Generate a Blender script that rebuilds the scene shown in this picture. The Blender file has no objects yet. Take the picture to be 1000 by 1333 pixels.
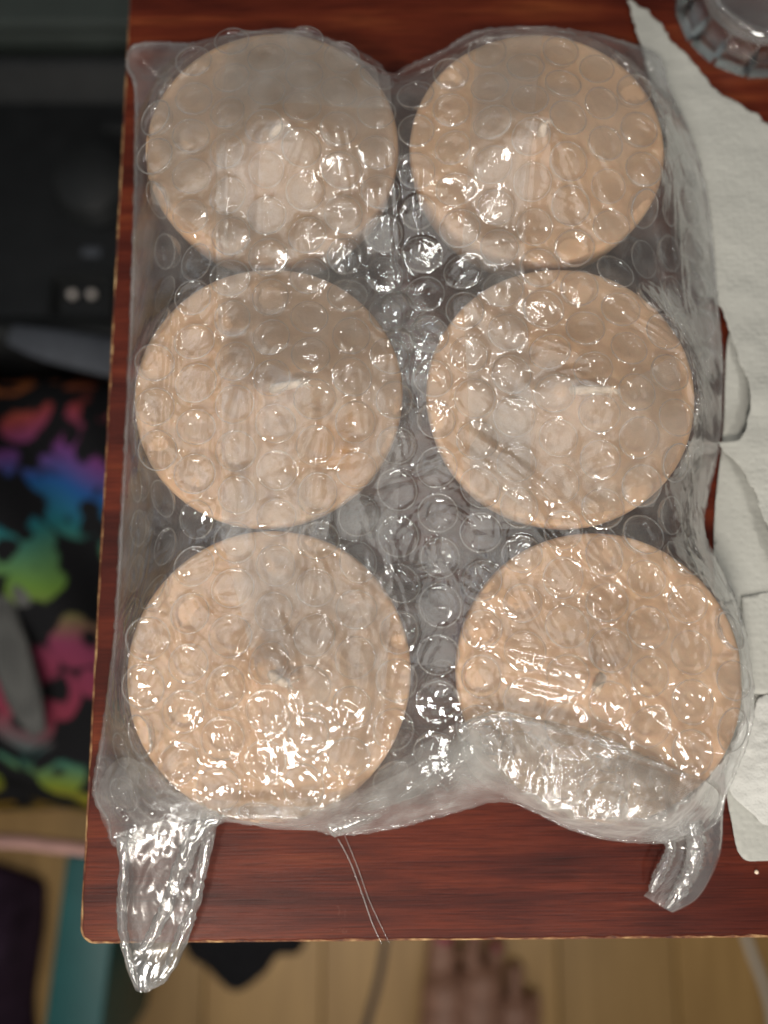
import bpy, bmesh, math, random
import numpy as np
from mathutils import Vector, Matrix

random.seed(7)
rng = np.random.default_rng(11)
scene = bpy.context.scene
COL = scene.collection
RAD = math.radians

# ------------------------------------------------------------------ camera
FPX, CX, CY = 1050.0, 500.0, 666.5          # photo pixels
CAM_H, PITCH = 0.2515, RAD(10)
cam_d = bpy.data.cameras.new('camera')
cam = bpy.data.objects.new('camera', cam_d)
COL.objects.link(cam)
cam.location = (0, 0, CAM_H)
cam.rotation_euler = (PITCH, 0, 0)
cam_d.sensor_fit = 'HORIZONTAL'
cam_d.sensor_width = 36.0
cam_d.lens = 36.0 * FPX / 1000.0
cam_d.clip_start = 0.01
cam_d.clip_end = 50
cam_d.dof.use_dof = True
cam_d.dof.focus_distance = 0.222
cam_d.dof.aperture_fstop = 5.6
scene.camera = cam

# ------------------------------------------------------------------ world and lamps
world = bpy.data.worlds.new('World')
scene.world = world
world.use_nodes = True
bg = world.node_tree.nodes['Background']
bg.inputs['Color'].default_value = (0.92, 0.96, 1.0, 1)
bg.inputs['Strength'].default_value = 0.07

def area_lamp(name, loc, target, size, power, color, shape='DISK', sy=None, spread=180):
    d = bpy.data.lights.new(name, 'AREA')
    d.shape = shape
    d.size = size
    if sy:
        d.size_y = sy
    d.energy = power
    d.spread = RAD(spread)
    d.color = color
    o = bpy.data.objects.new(name, d)
    COL.objects.link(o)
    o.location = loc
    o.rotation_euler = (Vector(target) - Vector(loc)).to_track_quat('-Z', 'Y').to_euler()
    return o

area_lamp('ceiling_and_glint_lamp', (-0.20, -0.42, 0.72), (0.01, 0.01, 0.0), 0.20, 0.58, (1.0, 0.92, 0.82), 'RECTANGLE', 0.045, spread=62)
area_lamp('ceiling_and_glint_lamp', (0.26, -0.50, 0.85), (0.02, 0.01, 0.0), 0.06, 0.26, (1.0, 0.95, 0.88), spread=58)
area_lamp('ceiling_and_glint_lamp', (0.06, 0.52, 0.98), (0.01, 0.08, 0.0), 0.05, 0.04, (1.0, 0.95, 0.88), spread=50)  # added lamp, not a known fixture: makes glints on the far rows of film
area_lamp('added_soft_fill', (-0.15, 0.30, 1.8), (0.01, 0.08, 0.0), 1.4, 2.2, (1.0, 0.96, 0.90), spread=110)  # added broad overhead fill that evens the light on the far candles
area_lamp('window_and_fill_light', (-0.10, -1.25, 0.62), (0.02, 0.0, 0.0), 0.40, 1.1, (1.0, 0.96, 0.90), 'RECTANGLE', 0.22, spread=60)  # added low fill, no window here: highlights on the near skirt of film
area_lamp('window_and_fill_light', (-0.85, 0.35, 1.3), (0.0, 0.08, 0.0), 0.8, 1.7, (0.84, 0.92, 1.0), 'RECTANGLE', 0.9)

scene.view_settings.view_transform = 'Standard'
scene.view_settings.look = 'None'
scene.view_settings.exposure = 0.0
scene.view_settings.gamma = 1.0
scene.view_settings.use_curve_mapping = False
scene.render.engine = 'CYCLES'
scene.cycles.max_bounces = 7
scene.cycles.diffuse_bounces = 3
scene.cycles.glossy_bounces = 3
scene.cycles.transparent_max_bounces = 48
scene.cycles.sample_clamp_indirect = 6.0
scene.cycles.caustics_reflective = False

# ------------------------------------------------------------------ helpers
SP, CPP = math.sin(PITCH), math.cos(PITCH)
def P(px, py, z):
    """photo pixel -> world point at height z"""
    d = np.array([(px - CX) / FPX, SP - (py - CY) / FPX * CPP, -CPP - (py - CY) / FPX * SP])
    q = d * ((z - CAM_H) / d[2])
    return Vector((q[0], q[1], z))

def link(name, me, mat=None, parent=None, smooth=True):
    o = bpy.data.objects.new(name, me)
    COL.objects.link(o)
    if mat is not None and not me.materials:
        me.materials.append(mat)
    if smooth and len(me.polygons):
        me.polygons.foreach_set('use_smooth', [True] * len(me.polygons))
    if parent is not None:
        o.parent = parent
    return o

def mesh_from(verts, faces, name='mesh'):
    me = bpy.data.meshes.new(name)
    me.from_pydata([tuple(v) for v in verts], [], faces)
    me.update()
    return me

def mesh_np(V, F4, name='mesh'):
    """fast quad mesh"""
    me = bpy.data.meshes.new(name)
    n = len(F4)
    me.vertices.add(len(V))
    me.vertices.foreach_set('co', np.asarray(V, dtype=np.float32).ravel())
    me.loops.add(n * 4)
    me.loops.foreach_set('vertex_index', np.asarray(F4, dtype=np.int32).ravel())
    me.polygons.add(n)
    me.polygons.foreach_set('loop_start', np.arange(n, dtype=np.int32) * 4)
    me.polygons.foreach_set('use_smooth', np.ones(n, dtype=bool))
    me.update(calc_edges=True)
    me.validate()
    return me

def empty(name, loc=(0, 0, 0), rz=0):
    o = bpy.data.objects.new(name, None)
    COL.objects.link(o)
    o.location = loc
    o.rotation_euler = (0, 0, rz)
    o.empty_display_size = 0.01
    return o

def tag(o, label=None, cat=None, group=None, kind=None):
    if label: o['label'] = label
    if cat: o['category'] = cat
    if group: o['group'] = group
    if kind: o['kind'] = kind
    return o

def lathe(profile, seg=64, jitter=0.0, seed=0):
    r_ = random.Random(seed)
    verts, faces = [], []
    rings = []
    ph = [r_.uniform(0, 6.28) for _ in range(4)]
    for (r, z) in profile:
        if r < 1e-6:
            rings.append([len(verts)]); verts.append((0, 0, z)); continue
        idx = []
        for k in range(seg):
            a = 2 * math.pi * k / seg
            rr = r * (1 + jitter * (math.sin(2 * a + ph[0]) + .6 * math.sin(3 * a + ph[1]) + .4 * math.sin(7 * a + ph[2])))
            zz = z * (1 + jitter * .8 * math.sin(a + ph[3]))
            idx.append(len(verts)); verts.append((rr * math.cos(a), rr * math.sin(a), zz))
        rings.append(idx)
    for a, b in zip(rings, rings[1:]):
        if len(a) == 1 and len(b) == 1: continue
        for k in range(seg):
            k2 = (k + 1) % seg
            if len(a) == 1: faces.append((a[0], b[k2], b[k])) if False else faces.append((a[0], b[k], b[k2]))
            elif len(b) == 1: faces.append((a[k2], a[k], b[0]))
            else: faces.append((a[k2], a[k], b[k], b[k2]))
    me = mesh_from(verts, faces)
    bm = bmesh.new(); bm.from_mesh(me); bmesh.ops.recalc_face_normals(bm, faces=bm.faces); bm.to_mesh(me); bm.free()
    return me

def catmull(pts, n):
    pts = [Vector(p) for p in pts]
    out = []
    for k in range(n):
        t = k / (n - 1) * (len(pts) - 1)
        i = min(int(t), len(pts) - 2); u = t - i
        p0, p1, p2, p3 = pts[max(i - 1, 0)], pts[i], pts[i + 1], pts[min(i + 2, len(pts) - 1)]
        out.append(0.5 * ((2 * p1) + (p2 - p0) * u + (2 * p0 - 5 * p1 + 4 * p2 - p3) * u * u + (3 * p1 - p0 - 3 * p2 + p3) * u ** 3))
    return out

def tube(pts, radii, seg=10, n=None, flat=1.0, jit=0.0, seed=0, cap=True):
    r_ = random.Random(seed)
    n = n or len(pts) * 4
    path = catmull(pts, n)
    verts, faces = [], []
    prev = None
    for k, p in enumerate(path):
        tg = (path[min(k + 1, n - 1)] - path[max(k - 1, 0)]).normalized()
        up = Vector((0, 0, 1)) if abs(tg.z) < .9 else Vector((0, 1, 0))
        s = tg.cross(up).normalized() if prev is None else (prev - tg * prev.dot(tg)).normalized()
        prev = s
        u = s.cross(tg).normalized()
        t = k / (n - 1) * (len(radii) - 1)
        i = min(int(t), max(len(radii) - 2, 0)); f = t - i
        r = radii[i] * (1 - f) + radii[min(i + 1, len(radii) - 1)] * f
        for q in range(seg):
            a = 2 * math.pi * q / seg
            rr = r * (1 + jit * r_.uniform(-1, 1))
            verts.append(p + s * math.cos(a) * rr + u * math.sin(a) * rr * flat)
    for k in range(n - 1):
        for q in range(seg):
            q2 = (q + 1) % seg
            faces.append((k * seg + q, k * seg + q2, (k + 1) * seg + q2, (k + 1) * seg + q))
    if cap:
        faces.append(tuple(range(seg))[::-1])
        faces.append(tuple((n - 1) * seg + q for q in range(seg)))
    me = mesh_from(verts, faces)
    bm = bmesh.new(); bm.from_mesh(me); bmesh.ops.recalc_face_normals(bm, faces=bm.faces); bm.to_mesh(me); bm.free()
    return me

def box_bm(bm, x0, x1, y0, y1, z0, z1):
    vs = [bm.verts.new((x, y, z)) for z in (z0, z1) for (x, y) in ((x0, y0), (x1, y0), (x1, y1), (x0, y1))]
    for f in ((3, 2, 1, 0), (4, 5, 6, 7), (0, 1, 5, 4), (1, 2, 6, 5), (2, 3, 7, 6), (3, 0, 4, 7)):
        bm.faces.new([vs[i] for i in f])

def rounded_box(x0, x1, y0, y1, z0, z1, bev=.004, seg=3):
    bm = bmesh.new(); box_bm(bm, x0, x1, y0, y1, z0, z1)
    if bev:
        bmesh.ops.bevel(bm, geom=bm.edges[:], offset=bev, segments=seg, profile=.6, affect='EDGES')
    me = bpy.data.meshes.new('box'); bm.to_mesh(me); bm.free()
    return me

# numpy value noise -------------------------------------------------
def vnoise(x, y, seed):
    r_ = np.random.default_rng(seed)
    T = r_.uniform(-1, 1, (256, 256))
    xi = np.floor(x).astype(int); yi = np.floor(y).astype(int)
    fx = x - xi; fy = y - yi
    fx = fx * fx * fx * (fx * (fx * 6 - 15) + 10); fy = fy * fy * fy * (fy * (fy * 6 - 15) + 10)
    a = T[xi % 256, yi % 256]; b = T[(xi + 1) % 256, yi % 256]
    c = T[xi % 256, (yi + 1) % 256]; d = T[(xi + 1) % 256, (yi + 1) % 256]
    return (a * (1 - fx) + b * fx) * (1 - fy) + (c * (1 - fx) + d * fx) * fy

def ridged(x, y, seed):
    return 1 - np.abs(vnoise(x, y, seed)) * 2

def facets(x, y, scale, seed, k=4):
    """sum of warped triangle waves in random directions: flat facets, sharp creases"""
    r_ = np.random.default_rng(seed)
    out = np.zeros_like(x)
    for i in range(k):
        a = r_.uniform(0, math.pi); s = scale * r_.uniform(.7, 1.6)
        wx = vnoise(x / (scale * 2.2), y / (scale * 2.2), seed * 17 + i) * scale * .9
        u = (x * math.cos(a) + y * math.sin(a) + wx) / s + r_.uniform(0, 1)
        out += np.abs((u % 1.0) - .5) * 2 - .5
    return out / k

def inside_poly(x, y, poly):
    ins = np.zeros(x.shape, bool)
    n = len(poly)
    for i in range(n):
        x0, y0 = poly[i][:2]; x1, y1 = poly[(i + 1) % n][:2]
        if y0 == y1: continue
        c = ((y0 > y) != (y1 > y)) & (x < (x1 - x0) * (y - y0) / (y1 - y0) + x0)
        ins ^= c
    return ins

def nearest_on_poly(x, y, poly):
    """nearest boundary point, with z of the polygon interpolated"""
    best = np.full(x.shape, 1e9); bx = x.copy(); by = y.copy(); bz = np.zeros_like(x)
    n = len(poly)
    for i in range(n):
        x0, y0, z0 = poly[i]; x1, y1, z1 = poly[(i + 1) % n]
        dx, dy = x1 - x0, y1 - y0
        t = np.clip(((x - x0) * dx + (y - y0) * dy) / (dx * dx + dy * dy + 1e-18), 0, 1)
        qx, qy = x0 + t * dx, y0 + t * dy
        d = np.hypot(x - qx, y - qy)
        m = d < best
        best[m] = d[m]; bx[m] = qx[m]; by[m] = qy[m]; bz[m] = (z0 + t * (z1 - z0))[m]
    return best, bx, by, bz

def smooth_poly(pts, per=6):
    """closed catmull-rom through (x, y, z) points"""
    n = len(pts); out = []
    V = [np.array(p, float) for p in pts]
    for i in range(n):
        p0, p1, p2, p3 = V[i - 1], V[i], V[(i + 1) % n], V[(i + 2) % n]
        for k in range(per):
            u = k / per
            out.append(tuple(0.5 * ((2 * p1) + (p2 - p0) * u + (2 * p0 - 5 * p1 + 4 * p2 - p3) * u * u + (3 * p1 - p0 - 3 * p2 + p3) * u ** 3)))
    return out

def patch(poly, zfun, res, edge_z=None):
    """sheet over a closed outline; zfun(x, y, d) with d = distance to the outline"""
    A = np.array(poly)
    xs = np.arange(A[:, 0].min() - res, A[:, 0].max() + 2 * res, res)
    ys = np.arange(A[:, 1].min() - res, A[:, 1].max() + 2 * res, res)
    X, Y = np.meshgrid(xs, ys)
    ins = inside_poly(X, Y, poly)
    cell = ins[:-1, :-1] | ins[1:, :-1] | ins[:-1, 1:] | ins[1:, 1:]
    used = np.zeros_like(ins)
    used[:-1, :-1] |= cell; used[1:, :-1] |= cell; used[:-1, 1:] |= cell; used[1:, 1:] |= cell
    x = X[used].copy(); y = Y[used].copy(); i_ = ins[used]
    d, bx, by, bz = nearest_on_poly(x, y, poly)
    out = ~i_
    x[out] = bx[out]; y[out] = by[out]; d[out] = 0
    z = zfun(x, y, d, bz)
    idx = -np.ones(ins.shape, int); idx[used] = np.arange(used.sum())
    F = np.stack([idx[:-1, :-1][cell], idx[:-1, 1:][cell], idx[1:, 1:][cell], idx[1:, :-1][cell]], 1)
    return mesh_np(np.stack([x, y, z], 1), F)

# ------------------------------------------------------------------ materials
def new_mat(name):
    m = bpy.data.materials.new(name); m.use_nodes = True
    nt = m.node_tree
    return m, nt, nt.nodes, nt.links, nt.nodes['Principled BSDF']

def N(nodes, t, **kw):
    n = nodes.new(t)
    for k, v in kw.items():
        if k in n.inputs: n.inputs[k].default_value = v
        else: setattr(n, k, v)
    return n

def ramp(nodes, stops):
    r = nodes.new('ShaderNodeValToRGB')
    e = r.color_ramp.elements
    while len(e) < len(stops): e.new(.5)
    for el, (p, c) in zip(e, stops):
        el.position = p; el.color = (*c, 1) if len(c) == 3 else c
    return r

def coords(nodes, links, scale=(1, 1, 1), rot=(0, 0, 0), kind='Object'):
    tc = nodes.new('ShaderNodeTexCoord'); mp = nodes.new('ShaderNodeMapping')
    mp.inputs['Scale'].default_value = scale; mp.inputs['Rotation'].default_value = rot
    links.new(tc.outputs[kind], mp.inputs['Vector'])
    return mp

def plain(name, color, rough=.5, noise=.0, nscale=200, bump=0.0, spec=.5, metallic=0, sheen=0):
    m, nt, nodes, links, b = new_mat(name)
    b.inputs['Base Color'].default_value = (*color, 1)
    b.inputs['Roughness'].default_value = rough
    b.inputs['Specular IOR Level'].default_value = spec
    b.inputs['Metallic'].default_value = metallic
    if sheen: b.inputs['Sheen Weight'].default_value = sheen
    mp = coords(nodes, links)
    nz = N(nodes, 'ShaderNodeTexNoise', Scale=nscale, Detail=5.0)
    links.new(mp.outputs[0], nz.inputs['Vector'])
    if noise:
        lo = tuple(c * (1 - noise) for c in color); hi = tuple(min(1, c * (1 + noise)) for c in color)
        r = ramp(nodes, [(.3, lo), (.7, hi)])
        links.new(nz.outputs['Fac'], r.inputs[0]); links.new(r.outputs[0], b.inputs['Base Color'])
    if bump:
        bp = N(nodes, 'ShaderNodeBump', Strength=.6, Distance=bump)
        links.new(nz.outputs['Fac'], bp.inputs['Height']); links.new(bp.outputs[0], b.inputs['Normal'])
    return m

def film_mat(name, haze=.07, rough=.10, gloss=1.0, bump=.00012, bscale=420, tint=(.97, .975, .975), cap=.45, graze=2.5, gpow=2.0, dist=.6):
    """thin polythene: clear, a fresnel skin reflection and a little milky scatter"""
    m = bpy.data.materials.new(name); m.use_nodes = True
    nt = m.node_tree; nodes, links = nt.nodes, nt.links
    nodes.remove(nodes['Principled BSDF'])
    out = nodes['Material Output']
    mp = coords(nodes, links)
    nz = N(nodes, 'ShaderNodeTexNoise', Scale=bscale, Detail=4.0, Roughness=.6, Distortion=dist)
    links.new(mp.outputs[0], nz.inputs['Vector'])
    bp = N(nodes, 'ShaderNodeBump', Strength=.8, Distance=bump)
    links.new(nz.outputs['Fac'], bp.inputs['Height'])
    tr = N(nodes, 'ShaderNodeBsdfTransparent'); tr.inputs['Color'].default_value = (*tint, 1)
    df = N(nodes, 'ShaderNodeBsdfDiffuse'); df.inputs['Color'].default_value = (.94, .92, .88, 1)
    tl = N(nodes, 'ShaderNodeBsdfTranslucent'); tl.inputs['Color'].default_value = (.94, .92, .88, 1)
    mx = N(nodes, 'ShaderNodeMixShader'); mx.inputs[0].default_value = .5
    links.new(df.outputs[0], mx.inputs[1]); links.new(tl.outputs[0], mx.inputs[2])
    hz = N(nodes, 'ShaderNodeTexNoise', Scale=90.0, Detail=4.0)
    links.new(mp.outputs[0], hz.inputs['Vector'])
    mr = N(nodes, 'ShaderNodeMapRange'); mr.inputs['From Min'].default_value = .3; mr.inputs['From Max'].default_value = .72
    mr.inputs['To Min'].default_value = haze * .45; mr.inputs['To Max'].default_value = haze * 1.6
    links.new(hz.outputs['Fac'], mr.inputs['Value'])
    m1 = N(nodes, 'ShaderNodeMixShader')
    # a slanting ray crosses more plastic, so it picks up more scatter
    lw = N(nodes, 'ShaderNodeLayerWeight', Blend=.5)
    pw = N(nodes, 'ShaderNodeMath', operation='POWER'); pw.inputs[1].default_value = gpow; links.new(lw.outputs['Facing'], pw.inputs[0])
    gz = N(nodes, 'ShaderNodeMath', operation='MULTIPLY_ADD'); gz.inputs[1].default_value = graze; gz.inputs[2].default_value = 1.0
    links.new(pw.outputs[0], gz.inputs[0])
    hm = N(nodes, 'ShaderNodeMath', operation='MULTIPLY'); hm.use_clamp = True
    links.new(mr.outputs[0], hm.inputs[0]); links.new(gz.outputs[0], hm.inputs[1])
    links.new(hm.outputs[0], m1.inputs[0]); links.new(tr.outputs[0], m1.inputs[1]); links.new(mx.outputs[0], m1.inputs[2])
    gl = N(nodes, 'ShaderNodeBsdfGlossy', Roughness=rough); gl.inputs['Color'].default_value = (1, 1, 1, 1)
    links.new(bp.outputs[0], gl.inputs['Normal'])
    fr = N(nodes, 'ShaderNodeFresnel', IOR=1.5); links.new(bp.outputs[0], fr.inputs['Normal'])
    mu = N(nodes, 'ShaderNodeMath', operation='MULTIPLY'); mu.inputs[1].default_value = 1.5 * gloss; mu.use_clamp = True
    links.new(fr.outputs[0], mu.inputs[0])
    mm = N(nodes, 'ShaderNodeMath', operation='MINIMUM'); mm.inputs[1].default_value = cap
    links.new(mu.outputs[0], mm.inputs[0])
    m2 = N(nodes, 'ShaderNodeMixShader')
    links.new(mm.outputs[0], m2.inputs[0]); links.new(m1.outputs[0], m2.inputs[1]); links.new(gl.outputs[0], m2.inputs[2])
    links.new(m2.outputs[0], out.inputs['Surface'])
    return m

def wood_mat():
    m, nt, nodes, links, b = new_mat('red_stained_wood')
    mp = coords(nodes, links, (9, 130, 40))
    n1 = N(nodes, 'ShaderNodeTexNoise', Scale=1.0, Detail=8.0, Roughness=.62, Distortion=.7)
    links.new(mp.outputs[0], n1.inputs['Vector'])
    mp2 = coords(nodes, links, (45, 1900, 300))
    n2 = N(nodes, 'ShaderNodeTexNoise', Scale=1.0, Detail=4.0, Roughness=.7)
    links.new(mp2.outputs[0], n2.inputs['Vector'])
    mp3 = coords(nodes, links, (9, 22, 10))
    n3 = N(nodes, 'ShaderNodeTexNoise', Scale=1.0, Detail=3.0, Distortion=1.2)
    links.new(mp3.outputs[0], n3.inputs['Vector'])
    r1 = ramp(nodes, [(.22, (.028, .0054, .0038)), (.44, (.072, .0120, .0066)), (.57, (.125, .0220, .0095)), (.80, (.24, .060, .020))])
    ad = N(nodes, 'ShaderNodeMath', operation='MULTIPLY_ADD'); ad.inputs[1].default_value = .55; 
    links.new(n3.outputs['Fac'], ad.inputs[0]); 
    sb = N(nodes, 'ShaderNodeMath', operation='MULTIPLY_ADD'); sb.inputs[1].default_value = .75; sb.inputs[2].default_value = -.15
    links.new(n1.outputs['Fac'], sb.inputs[0]); links.new(sb.outputs[0], ad.inputs[2])
    links.new(ad.outputs[0], r1.inputs[0])
    r2 = ramp(nodes, [(.36, (.35, .35, .35)), (.56, (1, 1, 1))])
    links.new(n2.outputs['Fac'], r2.inputs[0])
    mu = N(nodes, 'ShaderNodeMix', data_type='RGBA', blend_type='MULTIPLY'); mu.inputs[0].default_value = .75
    links.new(r1.outputs[0], mu.inputs[6]); links.new(r2.outputs[0], mu.inputs[7])
    # pale scuffs
    mp4 = coords(nodes, links, (60, 60, 60))
    n4 = N(nodes, 'ShaderNodeTexNoise', Scale=1.0, Detail=6.0, Roughness=.75)
    links.new(mp4.outputs[0], n4.inputs['Vector'])
    r4 = ramp(nodes, [(.70, (0, 0, 0)), (.80, (1, 1, 1))])
    links.new(n4.outputs['Fac'], r4.inputs[0])
    mxs = N(nodes, 'ShaderNodeMix', data_type='RGBA'); mxs.inputs[7].default_value = (.30, .17, .13, 1)
    ms = N(nodes, 'ShaderNodeMath', operation='MULTIPLY'); ms.inputs[1].default_value = .25
    links.new(r4.outputs[0], ms.inputs[0]); links.new(ms.outputs[0], mxs.inputs[0]); links.new(mu.outputs[2], mxs.inputs[6])
    links.new(mxs.outputs[2], b.inputs['Base Color'])
    rr = N(nodes, 'ShaderNodeMapRange'); rr.inputs['To Min'].default_value = .27; rr.inputs['To Max'].default_value = .46
    links.new(n4.outputs['Fac'], rr.inputs['Value']); links.new(rr.outputs[0], b.inputs['Roughness'])
    b.inputs['Specular IOR Level'].default_value = .11; b.inputs['Coat Weight'].default_value = .035; b.inputs['Coat Roughness'].default_value = .2
    bp = N(nodes, 'ShaderNodeBump', Strength=.35, Distance=.0002)
    links.new(n2.outputs['Fac'], bp.inputs['Height']); links.new(bp.outputs[0], b.inputs['Normal'])
    return m

def bare_wood_mat():
    m, nt, nodes, links, b = new_mat('worn_edge_wood')
    mp = coords(nodes, links, (1, 1, 1))
    n1 = N(nodes, 'ShaderNodeTexNoise', Scale=130.0, Detail=6.0, Roughness=.7)
    links.new(mp.outputs[0], n1.inputs['Vector'])
    r1 = ramp(nodes, [(.40, (.06, .014, .008)), (.50, (.20, .08, .03)), (.62, (.48, .30, .13)), (.8, (.70, .50, .27))])
    links.new(n1.outputs['Fac'], r1.inputs[0]); links.new(r1.outputs[0], b.inputs['Base Color'])
    b.inputs['Roughness'].default_value = .7
    bp = N(nodes, 'ShaderNodeBump', Strength=.6, Distance=.0006)
    links.new(n1.outputs['Fac'], bp.inputs['Height']); links.new(bp.outputs[0], b.inputs['Normal'])
    return m

def wax_mat(name, stain=None):
    m, nt, nodes, links, b = new_mat(name)
    mp = coords(nodes, links)
    n1 = N(nodes, 'ShaderNodeTexNoise', Scale=38.0, Detail=6.0, Roughness=.6)
    links.new(mp.outputs[0], n1.inputs['Vector'])
    r1 = ramp(nodes, [(.3, (.66, .405, .238)), (.5, (.72, .455, .275)), (.7, (.78, .51, .32))])
    links.new(n1.outputs['Fac'], r1.inputs[0])
    colour = r1.outputs[0]
    if stain:
        sp = N(nodes, 'ShaderNodeMapping'); sp.inputs['Location'].default_value = (-stain[0], -stain[1], 0)
        tc = N(nodes, 'ShaderNodeTexCoord'); links.new(tc.outputs['Object'], sp.inputs['Vector'])
        sc_ = N(nodes, 'ShaderNodeVectorMath', operation='MULTIPLY'); sc_.inputs[1].default_value = (1 / .008, 1 / .014, 0)
        links.new(sp.outputs[0], sc_.inputs[0])
        ln = N(nodes, 'ShaderNodeVectorMath', operation='LENGTH'); links.new(sc_.outputs[0], ln.inputs[0])
        nz = N(nodes, 'ShaderNodeTexNoise', Scale=120.0, Detail=4.0); links.new(mp.outputs[0], nz.inputs['Vector'])
        a = N(nodes, 'ShaderNodeMath', operation='MULTIPLY_ADD'); a.inputs[1].default_value = 1.4
        links.new(nz.outputs['Fac'], a.inputs[0]); links.new(ln.outputs['Value'], a.inputs[2])
        mr = N(nodes, 'ShaderNodeMapRange'); mr.inputs['From Min'].default_value = .7; mr.inputs['From Max'].default_value = 1.9
        mr.inputs['To Min'].default_value = .85; mr.inputs['To Max'].default_value = 0
        links.new(a.outputs[0], mr.inputs['Value'])
        mx = N(nodes, 'ShaderNodeMix', data_type='RGBA'); mx.inputs[7].default_value = (.74, .33, .07, 1)
        links.new(mr.outputs[0], mx.inputs[0]); links.new(colour, mx.inputs[6]); colour = mx.outputs[2]
    links.new(colour, b.inputs['Base Color'])
    b.inputs['Roughness'].default_value = .48
    b.inputs['Subsurface Weight'].default_value = .25
    b.inputs['Subsurface Radius'].default_value = (1.0, .45, .25)
    b.inputs['Subsurface Scale'].default_value = .004
    n2 = N(nodes, 'ShaderNodeTexNoise', Scale=260.0, Detail=4.0)
    links.new(mp.outputs[0], n2.inputs['Vector'])
    bp = N(nodes, 'ShaderNodeBump', Strength=.35, Distance=.0003)
    links.new(n2.outputs['Fac'], bp.inputs['Height']); links.new(bp.outputs[0], b.inputs['Normal'])
    return m

def paper_mat(name, scale=330, depth=.0006, col=(.42, .42, .385)):
    m, nt, nodes, links, b = new_mat(name)
    mp = coords(nodes, links)
    vo = N(nodes, 'ShaderNodeTexVoronoi', Scale=scale, feature='SMOOTH_F1'); vo.inputs['Randomness'].default_value = .55
    links.new(mp.outputs[0], vo.inputs['Vector'])
    nz = N(nodes, 'ShaderNodeTexNoise', Scale=1400.0, Detail=4.0)
    links.new(mp.outputs[0], nz.inputs['Vector'])
    ad = N(nodes, 'ShaderNodeMath', operation='MULTIPLY_ADD'); ad.inputs[1].default_value = .35
    links.new(nz.outputs['Fac'], ad.inputs[0]); links.new(vo.outputs['Distance'], ad.inputs[2])
    bp = N(nodes, 'ShaderNodeBump', Strength=.7, Distance=depth)
    links.new(ad.outputs[0], bp.inputs['Height']); links.new(bp.outputs[0], b.inputs['Normal'])
    b.inputs['Base Color'].default_value = (*col, 1)
    b.inputs['Roughness'].default_value = .9
    b.inputs['Specular IOR Level'].default_value = .15
    return m

def bag_mat():
    """black ground with animal-print rings whose colour drifts through the rainbow"""
    m, nt, nodes, links, b = new_mat('rainbow_print_fabric')
    mp = coords(nodes, links, (1, 1, 1))
    wn = N(nodes, 'ShaderNodeTexNoise', Scale=22.0, Detail=2.0); links.new(mp.outputs[0], wn.inputs['Vector'])
    wa = N(nodes, 'ShaderNodeMix', data_type='VECTOR'); wa.inputs[0].default_value = .022
    links.new(mp.outputs[0], wa.inputs[4]); links.new(wn.outputs['Color'], wa.inputs[5])
    vo = N(nodes, 'ShaderNodeTexVoronoi', Scale=38.0); links.new(wa.outputs[1], vo.inputs['Vector'])
    r = ramp(nodes, [(.0, (0, 0, 0)), (.24, (0, 0, 0)), (.30, (1, 1, 1)), (.56, (1, 1, 1)), (.62, (0, 0, 0))])
    links.new(vo.outputs['Distance'], r.inputs[0])
    nz = N(nodes, 'ShaderNodeTexNoise', Scale=38.0, Detail=1.0); links.new(mp.outputs[0], nz.inputs['Vector'])
    r2 = ramp(nodes, [(.43, (0, 0, 0)), (.47, (1, 1, 1))]); links.new(nz.outputs['Fac'], r2.inputs[0])
    mk = N(nodes, 'ShaderNodeMath', operation='MULTIPLY'); links.new(r.outputs[0], mk.inputs[0]); links.new(r2.outputs[0], mk.inputs[1])
    sx = N(nodes, 'ShaderNodeSeparateXYZ'); links.new(mp.outputs[0], sx.inputs[0])
    nz2 = N(nodes, 'ShaderNodeTexNoise', Scale=14.0, Detail=1.0); links.new(mp.outputs[0], nz2.inputs['Vector'])
    ma = N(nodes, 'ShaderNodeMath', operation='MULTIPLY_ADD'); ma.inputs[1].default_value = 1 / .28; ma.inputs[2].default_value = .5 - .06
    links.new(sx.outputs['Y'], ma.inputs[0])
    mb = N(nodes, 'ShaderNodeMath', operation='MULTIPLY_ADD'); mb.inputs[1].default_value = .24
    links.new(nz2.outputs['Fac'], mb.inputs[0]); links.new(ma.outputs[0], mb.inputs[2])
    cr = ramp(nodes, [(.02, (.25, .12, .008)), (.12, (.12, .16, .015)), (.22, (.012, .10, .09)), (.30, (.18, .025, .045)), (.42, (.15, .025, .06)),
                      (.54, (.09, .17, .025)), (.66, (.010, .10, .11)), (.74, (.008, .055, .19)), (.82, (.11, .03, .13)), (.91, (.23, .035, .035)), (1.0, (.24, .07, .02))])
    links.new(mb.outputs[0], cr.inputs[0])
    mx = N(nodes, 'ShaderNodeMix', data_type='RGBA'); mx.inputs[6].default_value = (.004, .004, .005, 1)
    links.new(mk.outputs[0], mx.inputs[0]); links.new(cr.outputs[0], mx.inputs[7])
    links.new(mx.outputs[2], b.inputs['Base Color'])
    b.inputs['Roughness'].default_value = .85; b.inputs['Specular IOR Level'].default_value = .2
    return m

def net_mat():
    m, nt, nodes, links, b = new_mat('grey_net')
    mp = coords(nodes, links)
    vo = N(nodes, 'ShaderNodeTexVoronoi', Scale=420.0); vo.inputs['Randomness'].default_value = .15
    links.new(mp.outputs[0], vo.inputs['Vector'])
    r = ramp(nodes, [(.2, (.02, .02, .02)), (.5, (.075, .075, .07))]); links.new(vo.outputs['Distance'], r.inputs[0])
    links.new(r.outputs[0], b.inputs['Base Color']); b.inputs['Roughness'].default_value = .8
    return m

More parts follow.
